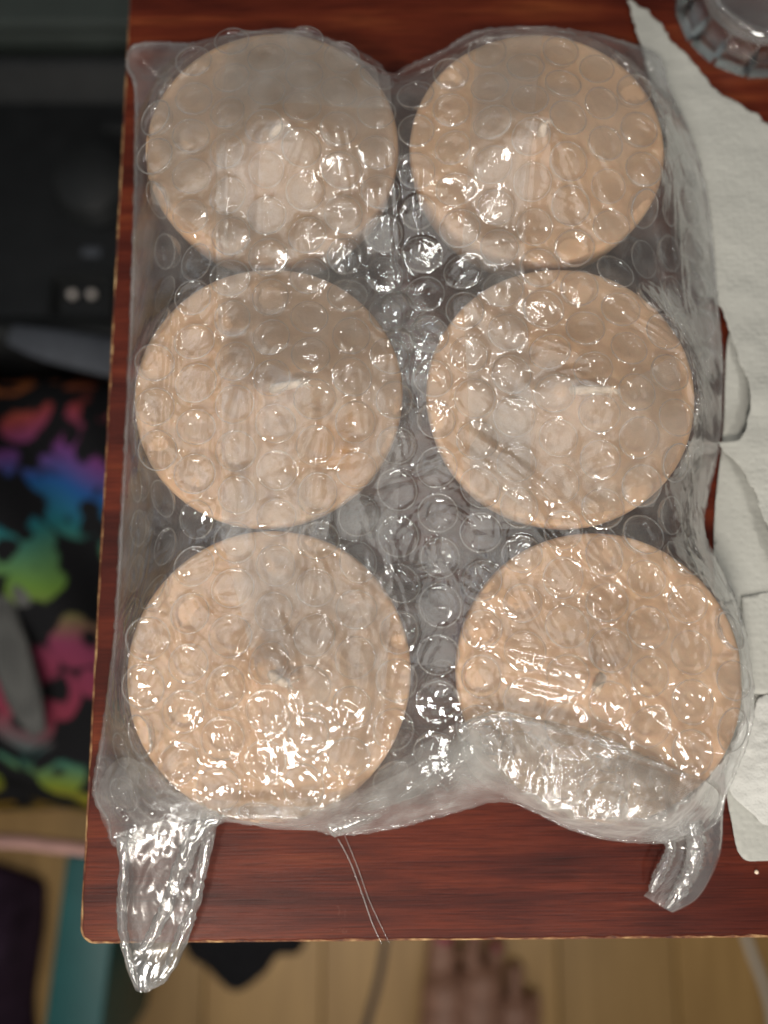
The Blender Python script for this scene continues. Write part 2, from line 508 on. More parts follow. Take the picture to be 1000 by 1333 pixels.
def floor_mat():
    m, nt, nodes, links, b = new_mat('oak_laminate')
    mp = coords(nodes, links, (60, 5, 20))
    oi = N(nodes, 'ShaderNodeObjectInfo')
    ad = N(nodes, 'ShaderNodeVectorMath', operation='ADD'); links.new(mp.outputs[0], ad.inputs[0]); 
    cb = N(nodes, 'ShaderNodeMath', operation='MULTIPLY'); cb.inputs[1].default_value = 37.0
    links.new(oi.outputs['Random'], cb.inputs[0]); links.new(cb.outputs[0], ad.inputs[1])
    n1 = N(nodes, 'ShaderNodeTexNoise', Scale=1.0, Detail=7.0, Roughness=.6, Distortion=.8); links.new(ad.outputs[0], n1.inputs['Vector'])
    r1 = ramp(nodes, [(.3, (.32, .18, .052)), (.7, (.46, .275, .092))]); links.new(n1.outputs['Fac'], r1.inputs[0])
    hs = N(nodes, 'ShaderNodeHueSaturation')
    mr = N(nodes, 'ShaderNodeMapRange'); mr.inputs['To Min'].default_value = .82; mr.inputs['To Max'].default_value = 1.12
    links.new(oi.outputs['Random'], mr.inputs['Value']); links.new(mr.outputs[0], hs.inputs['Value'])
    links.new(r1.outputs[0], hs.inputs['Color']); links.new(hs.outputs[0], b.inputs['Base Color'])
    b.inputs['Roughness'].default_value = .42
    return m

M = {}
M['wood'] = wood_mat()
M['edge'] = bare_wood_mat()
M['wax'] = wax_mat('peach_wax')
M['wax_stain'] = wax_mat('peach_wax_amber_stain', stain=(.0215, -.016))
M['wick'] = plain('white_cotton_wick', (.84, .66, .50), .85, .15, 900, .0004)
M['film'] = film_mat('clear_polythene', .10, .045, 1.15, .00010, 300, dist=1.2)
M['bubble'] = film_mat('bubble_polythene', .018, .07, 1.0, .00005, 300, cap=.34, graze=26.0, gpow=4.0)
M['weld'] = film_mat('weld_polythene', .11, .12, 1.0, .00005, 300, cap=.4, graze=2.0)
M['under'] = film_mat('lower_polythene', .085, .15, .7)
M['strip'] = film_mat('overlap_polythene', .095, .10, .8, .00006, 250)
M['flap'] = film_mat('folded_polythene', .15, .07, 1.3, .00025, 420)
M['paper'] = paper_mat('paper_towel_plain', 520, .00045)
M['paper_emb'] = paper_mat('paper_towel_embossed', 300, .0012, (.54, .54, .51))
M['floor'] = floor_mat()
M['black'] = plain('black_plastic', (.007, .0075, .008), .42, .2, 60, spec=.18)
M['black2'] = plain('charcoal_plastic', (.013, .014, .0145), .5, .15, 60, spec=.18)
M['greygreen'] = plain('grey_green_plastic', (.035, .043, .039), .6, .12, 25, spec=.18)
M['bag'] = bag_mat()
M['net'] = net_mat()
M['piping'] = plain('dusty_pink_piping', (.36, .20, .17), .7, .15, 80)
M['teal'] = plain('teal_plastic', (.010, .085, .085), .45, .15, 30)
M['grey_band'] = plain('grey_blue_webbing', (.035, .04, .05), .75, .15, 200)
M['led'] = plain('pale_button', (.55, .50, .46), .4)
M['cloth'] = plain('black_cloth', (.010, .010, .012), .9, .2, 120, .002, .2)
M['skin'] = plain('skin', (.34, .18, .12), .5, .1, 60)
M['nail'] = plain('pink_nail_polish', (.36, .035, .08), .3)
M['cable'] = plain('brown_cable', (.07, .05, .045), .45)
M['pale_cable'] = plain('pale_cable', (.55, .50, .42), .5)

# ------------------------------------------------------------------ floor
FZ = -0.42
floor = empty('floor', (0, 0, FZ)); tag(floor, kind='structure')
sub = link('subfloor', rounded_box(-1.3, 1.3, -1.3, 1.5, -.03, -.0082, 0), M['cable'], floor, False)
PW = .0905
plank_me = rounded_box(-PW / 2 + .0006, PW / 2 - .0006, -.6, .6, -.008, 0, .0007, 1)
plank_me.materials.append(M['floor'])
x_seam = P(727, 1280, FZ).x
k = 0
for i in range(-14, 13):
    off = random.uniform(-.55, .55)
    for j in (-1, 0, 1):
        y = j * 1.2 + off + .1
        if y < -1.5 or y > 1.7: continue
        o = link('plank', plank_me, None, floor, False)
        o.location = (x_seam + (i + .5) * PW, y, 0)

# ------------------------------------------------------------------ table
A_ = P(101, 1231, 0); B_ = P(160, 0, 0)
ang = math.atan2(B_.x - A_.x, B_.y - A_.y)
table = empty('table', (A_.x, A_.y, FZ)); table.rotation_euler = (0, 0, -ang * .6)
tag(table, 'red stained wooden table with worn bare edges and rounded corner', 'table')
TW, TD, TT = .62, .48, .020
def rounded_slab(z0, z1, inset, rad, bev):
    bm = bmesh.new()
    pts = []
    for (cx, cy, a0) in ((inset + rad, inset + rad, 180), (TW - inset - rad, inset + rad, 270), (TW - inset - rad, TD - inset - rad, 0), (inset + rad, TD - inset - rad, 90)):
        for q in range(9):
            a = RAD(a0 + 90 * q / 8)
            pts.append((cx + rad * math.cos(a), cy + rad * math.sin(a)))
    return pts
# top: subdivided rim with tiny unevenness so that the worn edge is not a ruler line
def slab_mesh(z0, z1, inset, rad, bev, jit, seed):
    base = rounded_slab(z0, z1, inset, rad, bev)
    pts = []
    for i in range(len(base)):
        a, b = Vector(base[i]), Vector(base[(i + 1) % len(base)])
        n = max(1, int((b - a).length / .0025))
        for q in range(n): pts.append(a.lerp(b, q / n))
    r_ = random.Random(seed); nrm = []
    n = len(pts)
    for i in range(n):
        t = (pts[(i + 1) % n] - pts[i - 1]).normalized(); nrm.append(Vector((t.y, -t.x)))
    w = [r_.uniform(-1, 1) for _ in range(n)]
    off = [jit * (w[i] * .5 + max(0, w[i - 1] - .82) * -4) for i in range(n)]
    verts = []
    for (z, d) in ((z0, 0), (z1 - bev, 0), (z1, -bev)):
        for i in range(n):
            p = pts[i] + nrm[i] * (d + off[i]); verts.append((p.x, p.y, z))
    faces = [tuple(2 * n + i for i in range(n)), tuple(range(n))[::-1]]
    for l in (0, 1):
        for i in range(n):
            j = (i + 1) % n; faces.append((l * n + i, l * n + j, (l + 1) * n + j, (l + 1) * n + i))
    return mesh_from(verts, faces)
H0 = -FZ
link('tabletop', slab_mesh(H0 - .004, H0, .0009, .0040, .0004, .00040, 3), M['wood'], table, False)
link('edge_band', slab_mesh(H0 - TT, H0 - .0012, 0, .0045, .0004, .00010, 4), M['edge'], table, False)
def pbox(name, x0, x1, y0, y1, z0, z1, mat=M['wood'], bev=.002):
    return link(name, rounded_box(x0, x1, y0, y1, z0, z1, bev, 2), mat, table, False)
for (x, y) in ((.05, .05), (TW - .09, .05), (.05, TD - .09), (TW - .09, TD - .09)):
    pbox('leg', x, x + .04, y, y + .04, 0, H0 - TT - .0005)
pbox('apron', .092, TW - .092, .055, .073, H0 - TT - .06, H0 - TT - .0005)
pbox('apron', .092, TW - .092, TD - .073, TD - .055, H0 - TT - .06, H0 - TT - .0005)
pbox('apron', .055, .073, .092, TD - .092, H0 - TT - .06, H0 - TT - .0005)
pbox('apron', TW - .073, TW - .055, .092, TD - .092, H0 - TT - .06, H0 - TT - .0005)

# ------------------------------------------------------------------ candles
CT = .032      # candle top height
candles = [   # x, y, label, wick style, stain
    (-.0334, .1497, 'peach round candle at the pouch corner next to the black device with the dial', (.004, .002), 0),
    (.0459, .1496, 'peach round candle with short upright wick, beside the torn tip of paper towel', (.001, .003), 0),
    (-.0327, .0722, 'peach round candle with an amber stain on its wax', (.010, .001), 1),
    (.0500, .0722, 'peach round candle with frayed white wick, beside the gap between towel and pouch', (.012, -.001), 0),
    (-.0306, -.0047, 'peach round candle beside the long twisted film tail, under many sharp glints', (.006, -.003), 0),
    (.0573, -.0050, 'peach round candle partly covered by the folded-over white flap of wrap', (-.003, -.004), 0),
]
prof = [(0, 0), (.021, 0), (.027, .0025), (.0325, .010), (.0362, .019), (.0376, .026), (.0380, .0288), (.03795, .0306), (.0377, .0315), (.0372, .0319),
        (.0362, .0320), (.0335, .0319), (.028, .0318), (.018, .0317), (.0095, .0320), (.0065, .0330), (.0038, .0346), (.0022, .0358), (0, .0362)]
for k, (x, y, lab, (wx, wy), st) in enumerate(candles):
    c = empty('candle', (x, y, .0016)); c.rotation_euler = (0, 0, 0)
    tag(c, lab, 'candle', 'candles packed in the bubble wrap pouch')
    link('wax_body', lathe(prof, 72, .004, 20 + k), M['wax_stain'] if st else M['wax'], c)
    top = CT - .001
    w = tube([(0, 0, top - .002), (wx * .1, wy * .1, top + .003), (wx * .4, wy * .4, top + .0055), (wx, wy, top + .0072)],
             [.0013, .0014, .0014, .0011], 9, 18, 1, .14, k)
    wk = link('wick', w, M['wick'], c)
    for q in range(12 if k in (2, 3) else 3):      # frayed ends
        dx, dy = random.uniform(-.001, .004) * (1 if wx > 0 else -1), random.uniform(-.002, .002)
        link('fibre', tube([(wx, wy, top + .0070), (wx + dx * .5, wy + dy * .5, top + .0076), (wx + dx, wy + dy, top + random.uniform(.004, .0073))], [.0004, .0002, .0001], 5, 7), M['wick'], wk)

# ------------------------------------------------------------------ bubble wrap pouch
OUT = [(176, 112, .016), (166, 86, .016), (173, 61, .016), (205, 56, .018), (250, 57, .02), (300, 46, .026), (375, 39, .029), (440, 56, .027), (490, 82, .022),
       (507, 101, .02), (532, 88, .02), (576, 68, .022), (622, 43, .026), (700, 37, .029), (775, 46, .027), (835, 63, .02), (860, 79, .018), (870, 115, .016),
       (893, 165, .012), (914, 230, .010), (925, 300, .008), (932, 385, .006), (939, 470, .006), (936, 570, .006), (921, 640, .006), (914, 690, .007), (936, 740, .009),
       (962, 800, .012), (976, 870, .014), (979, 930, .013), (966, 980, .010), (946, 1030, .008), (930, 1072, .006), (875, 1095, .006), (800, 1093, .006),
       (740, 1077, .006), (660, 1042, .007), (585, 1058, .006), (500, 1079, .005), (435, 1085, .005), (400, 1076, .005), (330, 1072, .005), (275, 1066, .005),
       (215, 1085, .005), (152, 1100, .004), (140, 1068, .004), (123, 1030, .004), (134, 960, .005), (149, 850, .006), (155, 750, .006), (163, 600, .006), (170, 450, .008), (174, 330, .010), (177, 200, .014)]
outline = smooth_poly([tuple(P(*p)) for p in OUT], 5)

# coarse drape over the candles (membrane resting on rims and wicks)
res0 = .002
AO = np.array(outline)
gx = np.arange(AO[:, 0].min() - .006, AO[:, 0].max() + .006, res0)
gy = np.arange(AO[:, 1].min() - .006, AO[:, 1].max() + .006, res0)
GX, GY = np.meshgrid(gx, gy)
GI = inside_poly(GX, GY, outline)
gd, _, _, gbz = nearest_on_poly(GX, GY, outline)
obst = np.full(GX.shape, -1.0)
for k, (x, y, lab, (wx, wy), st) in enumerate(candles):
    r = np.hypot(GX - x, GY - y)
    o = np.where(r < .0375, CT + .0016 + .0032, -1)
    rw = np.hypot(GX - x - wx, GY - y - wy)
    th = (.0062, .0066, .0056, .0060, .0048, .0046)[k]
    tent = CT + .0048 + th * np.clip(1 - rw / .030, 0, 1) ** 1.2
    tent = np.where(r < .0375, tent, -1)
    obst = np.maximum(obst, np.maximum(o, tent))
Hc = np.where(GI, np.maximum(obst, gbz), gbz)
for it in range(900):
    L = .25 * (np.roll(Hc, 1, 0) + np.roll(Hc, -1, 0) + np.roll(Hc, 1, 1) + np.roll(Hc, -1, 1)) - .000018
    Hc = np.where(GI, np.maximum(L, obst), gbz)

def sample(Hg, x, y):
    u = np.clip((x - gx[0]) / res0, 0, len(gx) - 1.001); v = np.clip((y - gy[0]) / res0, 0, len(gy) - 1.001)
    i = u.astype(int); j = v.astype(int); fu = u - i; fv = v - j
    return (Hg[j, i] * (1 - fu) + Hg[j, i + 1] * fu) * (1 - fv) + (Hg[j + 1, i] * (1 - fu) + Hg[j + 1, i + 1] * fu) * fv

# bubble sites: hexagonal, columns running along y
PIT, BR = .0127, .0054
sites = []
colw = PIT * math.sqrt(3) / 2
xx0 = P(505, 703, .03).x
for ci in range(-12, 14):
    for ri in range(-12, 25):
        x = xx0 + ci * colw; y = P(505, 703, .03).y + (ri + (.5 if ci % 2 else 0)) * PIT
        x += random.uniform(-.0004, .0004); y += random.uniform(-.0004, .0004)
        x += .003 * math.sin(y * 22 + 1) ; y += .0015 * math.sin(x * 31)
        sites.append((x, y))
S = np.array(sites)
ins = inside_poly(S[:, 0], S[:, 1], outline)
sd, _, _, _ = nearest_on_poly(S[:, 0], S[:, 1], outline)
S = S[ins & (sd > np.where(S[:, 1] > .165, .0085, .0058))]

def wr_amt(x, y):
    """film is tighter at the far end, loose and crumpled at the open end"""
    t = np.clip((.135 - y) / .16, 0, 1)
    return .46 + .62 * t

def pucker(x, y):
    d = np.full(x.shape, 1.0)
    for (sx, sy) in S:
        m = (np.abs(x - sx) < .0065) & (np.abs(y - sy) < .0065)
        if m.any(): d[m] = np.minimum(d[m], np.hypot(x[m] - sx, y[m] - sy))
    q = np.clip(1 - (d / (BR * 1.04)) ** 2, 0, 1)
    return .00032 * np.sqrt(q)

def make_creases(n, seed):
    r_ = random.Random(seed); out = []
    while len(out) < n:
        x = r_.uniform(-.09, .115); y = r_.uniform(-.045, .19)
        if r_.random() > .25 + .9 * max(0, (.12 - y) / .16): continue
        a = r_.gauss(RAD(-48), .35) if x > .01 else r_.gauss(RAD(80), .6)
        l = r_.uniform(.006, .030)
        out.append((x, y, x + l * math.cos(a), y + l * math.sin(a), r_.uniform(.0005, .0013), r_.uniform(.0003, .0010)))
    return out
CREASES = make_creases(420, 5)
for (a, b, c, d_, w_, h_) in ((385, 45, 432, 200, .9, 1.4), (300, 60, 282, 520, 1.0, 1.5), (497, 100, 526, 480, 1.0, 1.8), (345, 165, 330, 700, .8, 1.2), (440, 1030, 482, 880, .8, 1.4), (352, 860, 362, 1010, .8, 1.2),
                              (690, 160, 680, 340, .9, 1.3), (600, 560, 765, 690, .9, 1.4), (700, 690, 850, 800, .9, 1.4), (630, 840, 800, 885, .8, 1.3), (860, 330, 906, 560, .9, 1.5), (240, 330, 205, 700, .9, 1.2),
                              (620, 600, 700, 660, .8, 1.2), (650, 880, 760, 905, .8, 1.2), (745, 640, 800, 700, .8, 1.2), (905, 240, 925, 420, .9, 1.6), (885, 200, 912, 340, .9, 1.6), (430, 60, 470, 330, .9, 1.1),
                              (530, 130, 545, 330, .8, 1.2), (720, 200, 790, 330, .8, 1.2), (180, 330, 168, 640, 1.0, 1.6), (186, 640, 160, 900, 1.0, 1.6), (300, 900, 340, 1000, .8, 1.2), (260, 870, 310, 990, .8, 1.2)):
    p0, p1 = P(a, b, .034), P(c, d_, .034)
    CREASES.append((p0.x, p0.y, p1.x, p1.y, w_ * .001, h_ * .001))

def creases(x, y, cs=CREASES):
    z = np.zeros_like(x)
    for (x0, y0, x1, y1, w, h) in cs:
        m = (x > min(x0, x1) - .004) & (x < max(x0, x1) + .004) & (y > min(y0, y1) - .004) & (y < max(y0, y1) + .004)
        if not m.any(): continue
        X, Y = x[m], y[m]
        dx, dy = x1 - x0, y1 - y0
        t = ((X - x0) * dx + (Y - y0) * dy) / (dx * dx + dy * dy)
        tc = np.clip(t, 0, 1)
        bow = .0012 * np.sin(math.pi * tc)
        d = np.abs((X - x0) * dy - (Y - y0) * dx) / math.hypot(dx, dy)
        d = np.hypot(d - bow, (t - tc) * math.hypot(dx, dy))
        z[m] += h * np.clip(1 - d / (2 * w), 0, 1) ** 1.3 * (.35 + .65 * np.sin(math.pi * np.clip(tc, .05, .95)))
    return z

def top_z(x, y, d, bz, off=0.0, wr=1.0, seed=0, puck=True):
    z = sample(Hc, x, y)
    e = np.clip(d / .0035, 0, 1)
    on = np.zeros_like(x)
    for c_ in candles: on = np.maximum(on, np.clip((.041 - np.hypot(x - c_[0], y - c_[1])) / .005, 0, 1))
    a = wr_amt(x, y) * wr * (.5 + .5 * on)
    w = .0011 * facets(x, y, .016, 31 + seed, 4) + .00085 * facets(x * 1.0, y * .6, .0062, 57 + seed, 4)
    w += .00030 * ridged(x / .0032 + 3 * vnoise(x / .02, y / .02, 5 + seed), y / .0062, 91 + seed) ** 3
    w += .00020 * facets(x, y, .0029, 77 + seed, 3)
    w += .8 * creases(x, y)
    z = z + a * w * (.25 + .75 * e)
    if puck: z = z + pucker(x, y) * e
    return z + off * e

pouch = empty('bubble_wrap_pouch', (P(520, 600, 0).x, P(520, 600, 0).y, 0))
tag(pouch, 'clear bubble wrap pouch holding six peach candles, open end twisted into tails', 'bubble wrap')
def pp(name, me, mat, parent=pouch):
    o = link(name, me, mat)
    o.parent = parent
    o.matrix_parent_inverse = Matrix.Translation(-Vector(parent.location)) if parent is pouch else Matrix()
    return o

pp('upper_film', patch(outline, top_z, .00042), M['film'])
def low_z(x, y, d, bz):
    t = np.clip(d / .016, 0, 1); t = t * t * (3 - 2 * t)
    return bz * (1 - t) + t * (.0008 + .0004 * np.abs(facets(x, y, .01, 8, 3))) - 0.0001
pp('lower_film', patch(outline, low_z, .0016), M['under'])

r_ = random.Random(4)
seam_pts = [Vector(p) for p in outline]; seam_pts.append(seam_pts[0])
pp('seam_edge', tube(seam_pts, [.0007, .0004, .0009, .0005, .0006, .0009, .0004, .0007, .0005, .0008, .0006], 7, 900, .6, .35, 2, False), film_mat('seam_polythene', .10, .10, 1.0, .0002, 500))
# bubbles of the upper sheet, each a part; caps point inwards
def bubble_mesh(seed, h=.0034, seg=20):
    r_ = random.Random(seed)
    prof_ = [(1.0, 0), (1.02, .16), (1.0, .42), (.93, .72), (.80, .90), (.55, .985), (.25, 1.0), (0, 1.0)]
    verts, faces, rings = [], [], []
    ph = [r_.uniform(0, 6.28) for _ in range(5)]; dent = r_.uniform(0, .6)
    for (r, z) in prof_:
        if r == 0:
            rings.append([len(verts)]); verts.append((0, 0, -h * (1 - dent * .5))); continue
        idx = []
        for k in range(seg):
            a = 2 * math.pi * k / seg
            rr = r * BR * (1 + .025 * math.sin(2 * a + ph[0]) + .02 * math.sin(5 * a + ph[1]) * z)
            zz = z * h * (1 - dent * .5 * (1 + math.sin(a + ph[2])) * (z > .5) + .05 * r_.uniform(-1, 1) * (z > .3))
            idx.append(len(verts)); verts.append((rr * math.cos(a), rr * math.sin(a), -zz))
        rings.append(idx)
    for a, b in zip(rings, rings[1:]):
        for k in range(seg):
            k2 = (k + 1) % seg
            if len(b) == 1: faces.append((a[k], a[k2], b[0]))
            else: faces.append((a[k], a[k2], b[k2], b[k]))
    # weld ring where the bubble joins the sheet
    n0 = len(verts); ts, tr_ = 24, .00022
    for k in range(ts):
        a = 2 * math.pi * k / ts
        R0 = BR * (1.03 + .025 * math.sin(2 * a + ph[0]))
        for q in range(5):
            b = 2 * math.pi * q / 5
            verts.append(((R0 + tr_ * math.cos(b)) * math.cos(a), (R0 + tr_ * math.cos(b)) * math.sin(a), tr_ * math.sin(b)))
    nf = len(faces)
    for k in range(ts):
        for q in range(5):
            k2, q2 = (k + 1) % ts, (q + 1) % 5
            faces.append((n0 + k * 5 + q, n0 + k2 * 5 + q, n0 + k2 * 5 + q2, n0 + k * 5 + q2))
    me = mesh_from(verts, faces)
    me.materials.append(M['bubble']); me.materials.append(M['weld'])
    for f in me.polygons[nf:]: f.material_index = 1
    return me
bub = [bubble_mesh(100 + i) for i in range(9)]
for me in bub:
    me.polygons.foreach_set('use_smooth', [True] * len(me.polygons))
def film_normal(x, y, e=.002):
    a = np.array([x + e, x - e, x, x]); b = np.array([y, y, y + e, y - e])
    z = sample(Hc, a, b)
    return Vector((-(z[0] - z[1]) / (2 * e), -(z[2] - z[3]) / (2 * e), 1)).normalized()
order = np.argsort(np.abs(S[:, 1] - .06))
nb = 0
extra = []
for (x, y) in S[order]:
    n = film_normal(x, y)
    if n.z < (.28 if x < 0 else .4): continue
    z = float(sample(Hc, np.array([x]), np.array([y]))[0])
    q = n.to_track_quat('Z', 'Y').to_matrix().to_4x4()
    mtx = Matrix.Translation(Vector((x, y, z)) - n * .00035) @ q @ Matrix.Rotation(random.uniform(0, 6.28), 4, 'Z') @ Matrix.Diagonal((random.uniform(.9, 1.04), random.uniform(.9, 1.04), random.choice((.25, .45, .7, .9, 1.0)), 1))
    me = random.choice(bub)
    if nb < 298:
        o = bpy.data.objects.new('bubble', me); COL.objects.link(o)
        o.parent = pouch
        o.matrix_parent_inverse = Matrix.Translation(-Vector(pouch.location))
        o.matrix_basis = mtx
        nb += 1
    else:
        extra.append((me, mtx))
# bubbles of the lower sheet, seen only through the gaps: one mass
V, Fq, Ft = [], [], []
for (x, y) in S:
    dmin = min(math.hypot(x + .004 - c[0], y + .005 - c[1]) for c in candles)
    if dmin < .024 or random.random() < .6: continue
    extra.append((random.choice(bub), Matrix.Translation((x + .004, y + .005, .0012)) @ Matrix.Rotation(math.pi, 4, 'X') @ Matrix.Diagonal((1, 1, random.uniform(.8, 1.1), 1))))
bm = bmesh.new()
for me, mtx in extra:
    n0 = len(bm.verts)
    bm.from_mesh(me); bm.verts.ensure_lookup_table()
    bmesh.ops.transform(bm, matrix=mtx, verts=bm.verts[n0:])
me = bpy.data.meshes.new('lower_bubbles'); bm.to_mesh(me); bm.free()
for m_ in (M['bubble'], M['weld']): me.materials.append(m_)
o = pp('lower_bubbles', me, None); o['kind'] = 'stuff'

# overlapping lengths of film on top, with straight cut edges
def strip(pts, zoff, seed, wr=.7):
    poly = smooth_poly([tuple(P(a, b, .036)) for (a, b) in pts], 3) if False else [tuple(P(a, b, .036)) for (a, b) in pts]
    return pp('overlap_strip', patch(poly, lambda x, y, d, bz: top_z(x, y, d + .006, bz, zoff, wr, seed), .0009), M['strip'])
strip([(283, 340), (292, 520), (290, 700), (345, 900), (352, 1020), (495, 1000), (522, 600), (520, 470), (505, 330), (497, 100), (440, 62), (375, 48), (300, 60), (285, 200)], .0012, 200)
strip([(497, 100), (505, 330), (520, 470), (524, 478), (518, 330), (508, 104)], .0022, 230)
strip([(620, 50), (600, 340), (610, 560), (612, 690), (690, 690), (688, 500), (680, 345), (690, 160), (705, 52)], .0012, 260)
strip([(200, 150), (196, 260), (300, 330), (300, 200), (345, 160), (500, 150), (490, 95), (375, 50), (260, 85)], .0020, 290)
strip([(705, 485), (790, 520), (870, 470), (890, 560), (850, 660), (700, 680), (600, 600), (640, 540)], .0014, 320, 1.1)

# folded-over flap at the open end, several crumpled layers
def flap(name, pts, zoff, seed, wr, mat=M['flap'], drop=.0):
    poly = smooth_poly([tuple(P(a, b, c)) for (a, b, c) in pts], 4)
    def zf(x, y, d, bz):
        t = np.clip(d / .009, 0, 1)
        base = sample(Hc, x, y)
        w = .0030 * facets(x, y, .014, seed, 3) + .0020 * facets(x, y, .0058, seed + 3, 3) + .0009 * facets(x, y, .0026, seed + 5, 3)
        return np.maximum(base + zoff * (.3 + .7 * t) + w * wr * (.35 + .65 * t), .001 + zoff * .2)
    return pp(name, patch(poly, zf, .00055), mat)
BF = [(596, 945, .034), (640, 930, .035), (700, 940, .035), (770, 958, .035), (835, 985, .034), (905, 1012, .03), (938, 1035, .016), (925, 1066, .012), (876, 1092, .008), (800, 1090, .008), (740, 1074, .008), (662, 1038, .009), (610, 1000, .02)]
M['flap2'] = film_mat('milky_folded_polythene', .23, .07, 1.3, .00025, 420)
flap('fold_flap', BF, .0030, 400, 1.0, M['flap2'])
flap('fold_flap', [(610, 965, .034), (690, 955, .035), (760, 975, .035), (850, 1000, .03), (890, 1040, .02), (870, 1090, .01), (800, 1088, .009), (740, 1070, .01), (668, 1034, .012)], .0052, 440, 1.2, M['flap2'])
flap('fold_flap', [(160, 985, .012), (215, 1000, .028), (260, 1030, .032), (330, 1038, .032), (420, 1030, .032), (500, 1000, .03), (560, 960, .028), (600, 940, .034), (640, 965, .032), (655, 1036, .01), (585, 1055, .008), (500, 1077, .007), (435, 1083, .007), (330, 1070, .007), (272, 1062, .007), (210, 1080, .006), (150, 1094, .005), (128, 1030, .004)], .0022, 480, 1.2, M['strip'])
flap('fold_flap', [(300, 1045, .03), (430, 1040, .03), (520, 1005, .028), (600, 965, .03), (640, 985, .028), (650, 1030, .01), (580, 1050, .009), (500, 1073, .008), (430, 1080, .008), (310, 1066, .008)], .0046, 520, 1.1)
# rolled corner of film on the near rim
def roll(pts, radii, seed, name='film_roll', flat=.8, jit=.22, mat=M['flap']):
    me = tube([tuple(P(*p)) for p in pts], radii, 16, 46, flat, jit, seed)
    return pp(name, me, mat)
roll([(432, 1068, .014), (455, 1062, .016), (480, 1054, .017), (505, 1044, .018)], [.0046, .0040, .0032, .0022], 3, jit=.05)
roll([(520, 1045, .016), (570, 1005, .024), (605, 972, .032), (640, 965, .034), (690, 1000, .026), (730, 1040, .016)], [.0015, .0024, .0034, .0036, .0026, .0014], 4, jit=.16)

roll([(600, 948, .0375), (645, 932, .039), (700, 941, .039), (770, 959, .039), (835, 986, .038), (903, 1013, .032)], [.0006, .0012, .0009, .0013, .0008, .0005], 5, 'fold_edge', jit=.3)
# twisted tails
M['tail'] = film_mat('tail_polythene', .15, .16, .8, .00006, 200, dist=1.0)
def tail(left, right, nu, nv, base, puff, seed):
    """flattened sleeve of film between two edge lines (pixel, height)"""
    L = catmull([tuple(P(*p)) for p in left], nu); R = catmull([tuple(P(*p)) for p in right], nu)
    Vt, F = [], []
    U = np.linspace(0, 1, nu)
    for lay in (0, 1):
        for i in range(nu):
            for j in range(nv):
                t = j / (nv - 1)
                p = L[i].lerp(R[i], t)
                env = math.sin(math.pi * t) ** .6
                s_ = (L[i] - R[i]).length
                Vt.append([p.x, p.y, p.z + (puff * env * (1 - .35 * U[i]) if lay else 0)])
    Vt = np.array(Vt)
    n = nu * nv
    tt = np.tile(np.linspace(0, 1, nv), nu); uu = np.repeat(U, nv)
    env = np.sin(np.pi * tt) ** .5
    w = .0016 * facets(tt * .028 + .004 * np.sin(uu * 9), uu * .020, .011, seed, 3) + .0008 * facets(Vt[n:, 0], Vt[n:, 1], .007, seed + 1, 3) + .00025 * facets(Vt[n:, 0], Vt[n:, 1], .0028, seed + 2, 3)
    Vt[n:, 2] += w * env
    Vt[:n, 2] += np.abs(.0008 * facets(Vt[:n, 0], Vt[:n, 1], .006, seed + 7, 3)) * env
    Vt[n:, 2] = np.maximum(Vt[n:, 2], Vt[:n, 2] + .0002)
    for lay in (0, 1):
        for i in range(nu - 1):
            for j in range(nv - 1):
                a = lay * n + i * nv + j
                F.append((a, a + 1, a + nv + 1, a + nv))
    return pp('twisted_tail', mesh_np(Vt, np.array(F)), M['tail'])
tail([(150, 1085, .003), (158, 1125, .002), (156, 1165, .002), (153, 1200, .002), (163, 1240, .003), (164, 1258, .002), (176, 1287, -.001)],
     [(274, 1050, .003), (274, 1090, .002), (264, 1140, .002), (250, 1195, .002), (232, 1232, .003), (218, 1262, .002), (196, 1290, -.001)], 90, 46, .002, .0030, 610)
roll([(305, 1046, .012), (262, 1075, .010), (238, 1125, .007), (222, 1170, .006), (200, 1215, .006), (182, 1240, .006)], [.0030, .0026, .0024, .0020, .0016, .0007], 11, 'twisted_strand', .8, .3)
roll([(272, 1050, .010), (270, 1095, .007), (262, 1140, .006), (250, 1185, .006), (236, 1222, .006), (214, 1270, .004), (192, 1286, .001)], [.0026, .0017, .0014, .0016, .0018, .0014, .0006], 12, 'twisted_strand', .8, .3)
roll([(158, 1090, .006), (162, 1130, .005), (158, 1180, .005), (162, 1225, .006), (168, 1250, .005), (178, 1284, .001)], [.0018, .0014, .0013, .0012, .0010, .0006], 13, 'twisted_strand', .8, .3)
tail([(866, 1040, .006), (872, 1085, .002), (878, 1105, .002), (866, 1130, .002), (853, 1150, .002), (838, 1166, .002)],
     [(940, 1034, .006), (941, 1070, .002), (938, 1110, .002), (924, 1145, .002), (905, 1172, .002), (876, 1188, .002)], 70, 40, .002, .0034, 650)
roll([(900, 1060, .012), (905, 1095, .008), (900, 1130, .006), (885, 1160, .005), (868, 1182, .003)], [.0030, .0026, .0024, .0020, .0008], 14, 'twisted_strand', .8, .3)
roll([(872, 1088, .006), (872, 1110, .005), (858, 1140, .005), (848, 1160, .003)], [.0014, .0014, .0016, .0008], 15, 'twisted_strand', .8, .3)

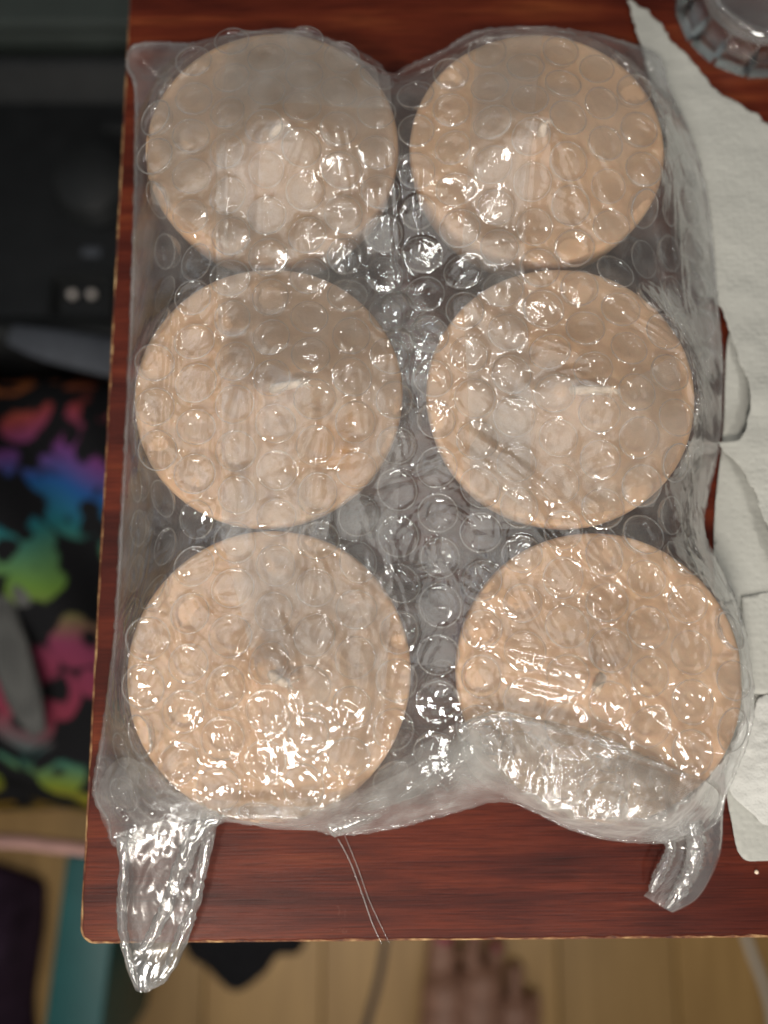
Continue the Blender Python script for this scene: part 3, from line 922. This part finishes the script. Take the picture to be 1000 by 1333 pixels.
# ------------------------------------------------------------------ paper towels
def sheet(name, pts, zf, mat, label, res=.0012, thick=.00014, per=4, jag=0.0):
    base = [tuple(P(*p)) for p in pts]
    poly = smooth_poly(base, per) if per > 1 else base
    if jag:
        r_ = random.Random(len(pts)); q = []
        n = len(poly)
        for i in range(n):
            a, b = np.array(poly[i]), np.array(poly[(i + 1) % n]); m = max(1, int(np.linalg.norm(b - a) / .0013))
            for k in range(m):
                v = a + (b - a) * k / m
                q.append((v[0] + r_.uniform(-1, 1) * jag, v[1] + r_.uniform(-1, 1) * jag, v[2]))
        poly = q
    me = patch(poly, zf, res)
    o = link(name, me, mat)
    sm = o.modifiers.new('thickness', 'SOLIDIFY'); sm.thickness = thick; sm.offset = 1
    tag(o, label, 'paper towel', 'paper towel sheets beside the pouch')
    return o

def zlow(x, y, d, bz):
    return .0008 + .0008 * np.abs(vnoise(x / .03, y / .03, 701)) + .0001 * vnoise(x / .004, y / .004, 3)
sheet('paper_towel', [(946, 440, 0), (972, 420, 0), (1040, 430, 0), (1180, 500, 0), (1180, 1120, 0), (1010, 1119, 0), (965, 1116, 0), (951, 1070, 0), (942, 1010, 0), (933, 860, 0), (928, 690, 0), (940, 560, 0)],
      zlow, M['paper'], 'flat grey-white paper towel lying lowest on the table beside the pouch', .0018)
def zmid(x, y, d, bz):
    e = np.clip(d / .012, 0, 1)
    return .0022 + .0030 * e * (.5 + .5 * vnoise(x / .03, y / .03, 44)) + .0007 * np.abs(facets(x, y, .012, 731, 3)) + .0002 * vnoise(x / .002, y / .002, 13)
sheet('paper_towel', [(1000, 905, .004), (985, 925, .004), (962, 960, .004), (948, 1012, .004), (960, 1040, .004), (985, 1062, .004), (1010, 1078, .004), (1120, 1080, .004), (1150, 980, .004), (1100, 900, .004)],
      zmid, M['paper_emb'], 'crumpled embossed paper towel piece lying on the lower flat sheet', .0009, jag=.0002)
def zfold(x, y, d, bz):
    return .0019 + .0002 * vnoise(x / .02, y / .02, 9)
sheet('paper_towel', [(970, 776, .004), (1000, 771, .004), (1150, 770, .004), (1150, 900, .004), (1000, 905, .004), (968, 900, .004)],
      zfold, M['paper'], 'small square paper towel fold lying between the embossed piece and curled sheet', .0018, per=1)
def ztop(x, y, d, bz):
    # lies flat far away; curls up towards its free near edge
    yr = P(960, 430, .01).y
    c = np.clip((yr + .030 - y) / .07, 0, 1)
    xr = np.clip((x - P(925, 500, .01).x) / .03, 0, 1)
    return .0018 + .0085 * c * c * (3 - 2 * c) * (.4 + .6 * xr) + .0022 * np.abs(vnoise(x / .022, y / .035, 741)) * (.4 + c) + .0007 * vnoise(x / .009, y / .009, 751) * (.3 + c) + .00012 * vnoise(x / .003, y / .003, 21)
sheet('paper_towel', [(817, 3, .001), (832, 12, .001), (848, 22, .001), (880, 62, .001), (900, 82, .001), (925, 112, .001), (945, 130, .001), (985, 152, .001), (1010, 175, .001), (1180, 300, .002), (1180, 760, .010),
                       (1040, 752, .010), (1012, 716, .010), (996, 668, .010), (984, 634, .010), (969, 605, .010), (954, 590, .010), (941, 573, .010), (940, 572, .010), (941, 571, .010), (966, 569, .010), (980, 548, .010), (982, 505, .010), (971, 470, .009), (959, 432, .008), (946, 400, .006), (928, 385, .004),
                       (905, 380, .002), (880, 300, .001), (860, 180, .001), (838, 80, .001), (826, 35, .001)],
      ztop, M['paper'], 'large white paper towel with torn toothed edge and curled pointed corner', .0010, per=3, jag=.0006)

# ------------------------------------------------------------------ glass dish
def glass_mat():
    m, nt, nodes, links, b = new_mat('greenish_clear_glass')
    b.inputs['Base Color'].default_value = (.86, .93, .90, 1)
    b.inputs['Transmission Weight'].default_value = 1.0
    b.inputs['Roughness'].default_value = .02
    b.inputs['IOR'].default_value = 1.4
    nz = N(nodes, 'ShaderNodeTexNoise', Scale=60.0, Detail=2.0)
    bp = N(nodes, 'ShaderNodeBump', Strength=.2, Distance=.0006)
    links.new(nz.outputs['Fac'], bp.inputs['Height']); links.new(bp.outputs[0], b.inputs['Normal'])
    return m
M['glass'] = glass_mat()
gc = P(992, -4, .006)
dish = empty('glass_dish', (gc.x, gc.y, 0))
tag(dish, 'clear cut glass dish with chunky faceted rim on the table', 'dish')
GR = .0262
link('bowl', lathe([(0, .0006), (.015, .0006), (.021, .003), (.0232, .009), (.0235, .016), (.0215, .016), (.0205, .010), (.0185, .0055), (.012, .0035), (0, .003)], 48), film_mat('thin_clear_glass', .07, .05, 1.2, .0002, 90), dish)
for k in range(15):
    a = 2 * math.pi * k / 15 + .1
    bm = bmesh.new()
    s = random.uniform(.9, 1.1)
    w_, d_ = .0054 * s, .0036
    pts = [(-d_, -w_, .001), (d_ * .6, -w_ * 1.0, .001), (d_ * .6, w_ * 1.0, .001), (-d_, w_, .001),
           (-d_ * .8, -w_ * .8, .010), (d_ * .35, -w_ * .85, .0065), (d_ * .35, w_ * .85, .0065), (-d_ * .8, w_ * .8, .010)]
    vs = [bm.verts.new(p) for p in pts]
    bmesh.ops.convex_hull(bm, input=vs)
    me = bpy.data.meshes.new('facet'); bm.to_mesh(me); bm.free()
    o = link('rim_facet', me, M['glass'], dish, False)
    o.location = (GR * math.cos(a), GR * math.sin(a), .0008); o.rotation_euler = (0, 0, a)

# ------------------------------------------------------------------ loose bits on the table
th = link('plastic_thread', tube([tuple(P(*p)) for p in ((440, 1092, .0006), (455, 1120, .0005), (472, 1165, .0005), (484, 1200, .0005), (497, 1229, .0005))], [.00013] * 3, 6, 40), film_mat('thread_film', .30, .2))
tag(th, 'thin clear plastic thread trailing from the pouch to the table edge', 'thread')
th = link('plastic_thread', tube([tuple(P(*p)) for p in ((449, 1088, .0006), (466, 1130, .0005), (480, 1170, .0005), (496, 1205, .0005), (507, 1228, .0005))], [.00009] * 3, 6, 40), bpy.data.materials['thread_film'])
tag(th, 'finer clear plastic thread running alongside the longer thread', 'thread')
me = bmesh.new(); bmesh.ops.create_icosphere(me, subdivisions=2, radius=.0006)
for v in me.verts: v.co = v.co * random.uniform(.8, 1.2); v.co.z *= .6
m_ = bpy.data.meshes.new('crumb'); me.to_mesh(m_); me.free()
cr = link('crumb', m_, M['wick']); cr.location = P(985, 1135, .0004)
tag(cr, 'tiny pale crumb on the bare table wood', 'crumb')

# ------------------------------------------------------------------ black device with dial (beside the table)
DZ = -.20
def Q(px, py, z=DZ): return P(px, py, z)
a0 = Q(-150, 66); a1 = Q(330, 440)
dev = empty('black_device', ((a0.x + a1.x) / 2, (a0.y + a1.y) / 2, FZ))
tag(dev, 'black plastic device with a round dial and small square socket beside the table', 'device')
def dp(name, me, mat, loc=(0, 0, 0), par=None):
    o = link(name, me, mat, par or dev); 
    o.location = loc
    return o
hx, hy = (a1.x - a0.x) / 2, (a0.y - a1.y) / 2
dp('housing', rounded_box(-hx, hx, -hy, hy, 0, DZ - FZ - .02, .012, 4), M['black'])
# raised frame round a sunken face
def frame_mesh(x0, x1, y0, y1, wd, z0, z1, r=.02, slope=.012):
    bm = bmesh.new()
    def loop(ins, z, rr):
        out = []
        for (cx, cy, s) in ((x1 - ins - rr, y1 - ins - rr, 0), (x0 + ins + rr, y1 - ins - rr, 90), (x0 + ins + rr, y0 + ins + rr, 180), (x1 - ins - rr, y0 + ins + rr, 270)):
            for q in range(7):
                a = RAD(s + 15 * q); out.append(bm.verts.new((cx + rr * math.cos(a), cy + rr * math.sin(a), z)))
        return out
    ls = [loop(0, z0, r), loop(0, z1 - .004, r), loop(.004, z1, r), loop(wd, z1 - .002, r * .8), loop(wd + slope, z0 + .001, r * .6)]
    n = len(ls[0])
    for a, b in zip(ls, ls[1:]):
        for i in range(n): bm.faces.new((a[i], a[(i + 1) % n], b[(i + 1) % n], b[i]))
    me = bpy.data.meshes.new('frame'); bm.to_mesh(me); bm.free(); return me
zz = DZ - FZ
dp('frame', frame_mesh(-hx, hx, -hy, hy, .010, zz - .021, zz), M['black2'])
def rel(px, py, z=DZ): 
    v = P(px, py, z); return (v.x - dev.location.x, v.y - dev.location.y)
cx_, cy_ = rel(112, 222)
dial = dp('dial', lathe([(0, 0), (.027, 0), (.027, .004), (.0245, .006), (.0235, .014), (.022, .0155), (0, .0155)], 40), M['black2'], (cx_, cy_, zz - .021))
px_, py_ = rel(92, 372)
sock = dp('socket', frame_mesh(-.021, .021, -.017, .017, .003, 0, .007, .005, .004), M['black2'], (px_, py_, zz - .0205))
for dx in (-.006, .006):
    o = link('pin', lathe([(0, 0), (.0026, 0), (.0026, .003), (.002, .004), (0, .004)], 14), M['led'], sock); o.location = (dx, .003, 0)
px_, py_ = rel(105, 308)
dp('button', rounded_box(-.006, .006, -.003, .003, 0, .003, .001, 2), M['grey_band'], (px_, py_, zz - .0205))
px_, py_ = rel(140, 140)
dp('switch', rounded_box(-.010, .010, -.004, .004, 0, .003, .0015, 2), M['black2'], (px_, py_, zz - .0205))

# grey-green bin beyond it
b0 = Q(-200, -140); b1 = Q(330, 50)
bn = empty('storage_bin', ((b0.x + b1.x) / 2, (b0.y + b1.y) / 2, FZ))
tag(bn, 'dark grey-green plastic bin standing behind the black device', 'bin')
bx_, by_ = (b1.x - b0.x) / 2, (b0.y - b1.y) / 2
link('body', rounded_box(-bx_, bx_, -by_, by_, 0, zz + .005, .01, 3), M['greygreen'], bn)
link('lid', rounded_box(-bx_ - .003, bx_ + .003, -by_ - .003, by_ + .003, zz + .006, zz + .016, .004, 3), M['greygreen'], bn)

# ------------------------------------------------------------------ rainbow bag
BZ = -.20
c0 = P(-180, 425, BZ); c1 = P(230, 1108, BZ)
bag = empty('backpack', ((c0.x + c1.x) / 2, (c0.y + c1.y) / 2, FZ))
tag(bag, 'black backpack with rainbow animal print and grey net pockets beside the table', 'backpack')
wx_, wy_ = (c1.x - c0.x) / 2, (c0.y - c1.y) / 2
nx, ny = 46, 70
Vb, Fb = [], []
hb = BZ - FZ
for j in range(ny):
    for i in range(nx):
        u, v = -1 + 2 * i / (nx - 1), -1 + 2 * j / (ny - 1)
        x = u * wx_; y = v * wy_
        e = (1 - abs(u) ** 5) * (1 - abs(v) ** 6)
        z = .04 + (hb - .04) * max(e, 0) ** .35
        z += .010 * math.sin(x * 40 + 2) * math.cos(y * 27) + .005 * math.sin(x * 90 + y * 60)
        Vb.append((x, y, z))
for j in range(ny - 1):
    for i in range(nx - 1):
        a = j * nx + i; Fb.append((a, a + 1, a + nx + 1, a + nx))
# skirt down to the floor
rim = [i for i in range(nx)] + [j * nx + nx - 1 for j in range(1, ny)] + [(ny - 1) * nx + i for i in range(nx - 2, -1, -1)] + [j * nx for j in range(ny - 2, 0, -1)]
st = len(Vb)
for r in rim: Vb.append((Vb[r][0] * .96, Vb[r][1] * .96, 0))
for i in range(len(rim)):
    j = (i + 1) % len(rim); Fb.append((rim[j], rim[i], st + i, st + j))
Fb.append(tuple(range(st, st + len(rim))))
link('shell', mesh_from(Vb, Fb), M['bag'], bag)
def bagpt(px, py, dz=.004):
    v = P(px, py, BZ); return (v.x - bag.location.x, v.y - bag.location.y, hb + dz)
def band(name, pts, rad, mat, flat=.25, seed=0):
    link(name, tube([bagpt(*p) for p in pts], rad, 12, 30, flat, 0, seed), mat, bag)
band('net_pocket', [(28, 690, .006), (34, 735, .008), (38, 790, .006)], [.003, .008, .004], M['net'])
band('net_pocket', [(4, 775, .004), (18, 840, .006), (36, 905, .005), (54, 955, .003)], [.005, .011, .010, .004], M['net'])
band('strap', [(20, 440, .006), (70, 455, .008), (150, 470, .006), (220, 478, .004)], [.006, .010, .012, .010], M['grey_band'])
band('piping', [(-140, 1100, -.012), (0, 1102, -.012), (60, 1108, -.012), (140, 1116, -.014), (215, 1112, -.016)], [.004] * 3, M['piping'], 1)

# teal box and dark cloth in the corner
t0 = P(62, 1118, -.30); t1 = P(150, 1420, -.30)
tb = empty('teal_box', ((t0.x + t1.x) / 2, (t0.y + t1.y) / 2, FZ)); tb.rotation_euler = (0, 0, RAD(-4))
tag(tb, 'narrow teal plastic box standing on the floor at the table corner', 'box')
hx2, hy2 = .016, (t0.y - t1.y) / 2
link('body', rounded_box(-hx2, hx2, -hy2, hy2, 0, .115, .003, 2), M['teal'], tb)
link('rim', rounded_box(-hx2 - .002, hx2 + .002, -hy2 - .002, hy2 + .002, .1155, .122, .002, 2), M['teal'], tb)

def cloth(name, pts, z, amp, mat, label, cat, seed):
    poly = smooth_poly([tuple(P(a, b, z)) for (a, b) in pts], 4)
    me = patch(poly, lambda x, y, d, bz: z + .003 + (amp * np.clip(d / .03, 0, 1)) * (1 + .6 * vnoise(x / .03, y / .03, seed)) + .004 * np.abs(facets(x, y, .03, seed, 3)), .004)
    o = link(name, me, mat); s_ = o.modifiers.new('thickness', 'SOLIDIFY'); s_.thickness = .003; s_.offset = -1
    tag(o, label, cat); return o
M['dark_purple'] = plain('dark_plum_cloth', (.030, .016, .030), .9, .3, 60, .002, .2)
cloth('dark_cloth', [(-120, 1125), (40, 1135), (62, 1180), (48, 1290), (36, 1400), (-120, 1420)], FZ, .05, M['dark_purple'], 'dark plum cloth heaped on the floor left of the teal box', 'cloth', 91)
cloth('black_cloth', [(236, 1180), (246, 1240), (268, 1256), (306, 1288), (345, 1265), (362, 1242), (392, 1236), (400, 1180), (320, 1150)], FZ, .02, M['cloth'], 'black cloth with a pointed corner on the floor under the table edge', 'cloth', 97)

# cables on the floor
cb_ = link('cable', tube([tuple(P(*p)) for p in ((505, 1200, FZ + .003), (499, 1240, FZ + .003), (493, 1275, FZ + .003), (484, 1310, FZ + .003), (470, 1360, FZ + .003), (440, 1420, FZ + .003))], [.0028] * 3, 10, 40), M['cable'])
tag(cb_, 'thin dark brown cable curving across the wooden floor', 'cable')
cb_ = link('cable', tube([tuple(P(*p)) for p in ((965, 1200, FZ + .003), (978, 1240, FZ + .003), (992, 1275, FZ + .003), (1004, 1320, FZ + .003), (1010, 1400, FZ + .003))], [.0032] * 3, 10, 40), M['pale_cable'])
tag(cb_, 'thin pale cable curving across the wooden floor', 'cable')

# ------------------------------------------------------------------ person: bare right foot below the table edge
def foot():
    bm = bmesh.new()
    def ball(p, r, sc=(1, 1, 1)):
        ret = bmesh.ops.create_icosphere(bm, subdivisions=2, radius=1)
        for v in ret['verts']:
            v.co = Vector(p) + Vector((v.co.x * r * sc[0], v.co.y * r * sc[1], v.co.z * r * sc[2]))
    def chain(a, b, r0, r1, n=7, flat=.9):
        a, b = Vector(a), Vector(b)
        for k in range(n):
            t = k / (n - 1); ball(a.lerp(b, t), r0 + (r1 - r0) * t, (1, 1, flat))
    # local frame: toes towards +y, big toe at -x, floor z = 0
    chain((-.026, -.02, .018), (-.033, .052, .0125), .017, .0115)             # big toe
    for (x, tip, r) in ((-.009, .056, .0070), (.0085, .047, .0066), (.025, .033, .0063), (.040, .014, .0060)):
        chain((x * .85, -.02, .016), (x, tip - .018, .016), .0095, r, 7)
        chain((x, tip - .018, .016), (x, tip, .008), r, r + .0006, 5)             # bent down tip
    chain((-.027, .014, .0185), (-.012, -.150, .040), .019, .030, 11)
    chain((.000, .024, .0165), (.004, -.150, .034), .016, .030, 11)
    chain((.027, .006, .0145), (.014, -.150, .026), .014, .026, 11)
    chain((.000, -.150, .034), (.000, -.205, .030), .031, .029, 5, 1)            # heel
    chain((.000, -.120, .060), (.000, -.165, .085), .028, .033, 5, 1)            # instep
    chain((.000, -.165, .085), (.004, -.185, .34), .035, .052, 14, 1)            # ankle to calf
    chain((.004, -.185, .34), (.006, -.165, .44), .052, .056, 5, 1)              # to the knee
    me = bpy.data.meshes.new('body'); bm.to_mesh(me); bm.free()
    return me
fp = P(622, 1266, FZ + .012)
person = empty('person', (fp.x, fp.y - .03, FZ + .0005)); person.rotation_euler = (0, 0, RAD(-7))
tag(person, 'person standing barefoot by the table, toes with pink nail polish', 'person')
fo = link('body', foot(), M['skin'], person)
rm = fo.modifiers.new('remesh', 'REMESH'); rm.mode = 'VOXEL'; rm.voxel_size = .0021; rm.use_smooth_shade = True
sm = fo.modifiers.new('smooth', 'SMOOTH'); sm.factor = .6; sm.iterations = 3
for (x, y, z, r) in ((-.033, .056, .0205, .0066), (-.009, .059, .0135, .0038), (.0085, .050, .0130, .0030)):
    bm = bmesh.new(); bmesh.ops.create_uvsphere(bm, u_segments=12, v_segments=8, radius=1)
    for v in bm.verts: v.co = Vector((v.co.x * r, v.co.y * r * 1.1, v.co.z * .0018))
    me = bpy.data.meshes.new('nail'); bm.to_mesh(me); bm.free()
    n_ = link('toenail', me, M['nail'], person); n_.location = (x, y, z); n_.rotation_euler = (RAD(-30), 0, 0)
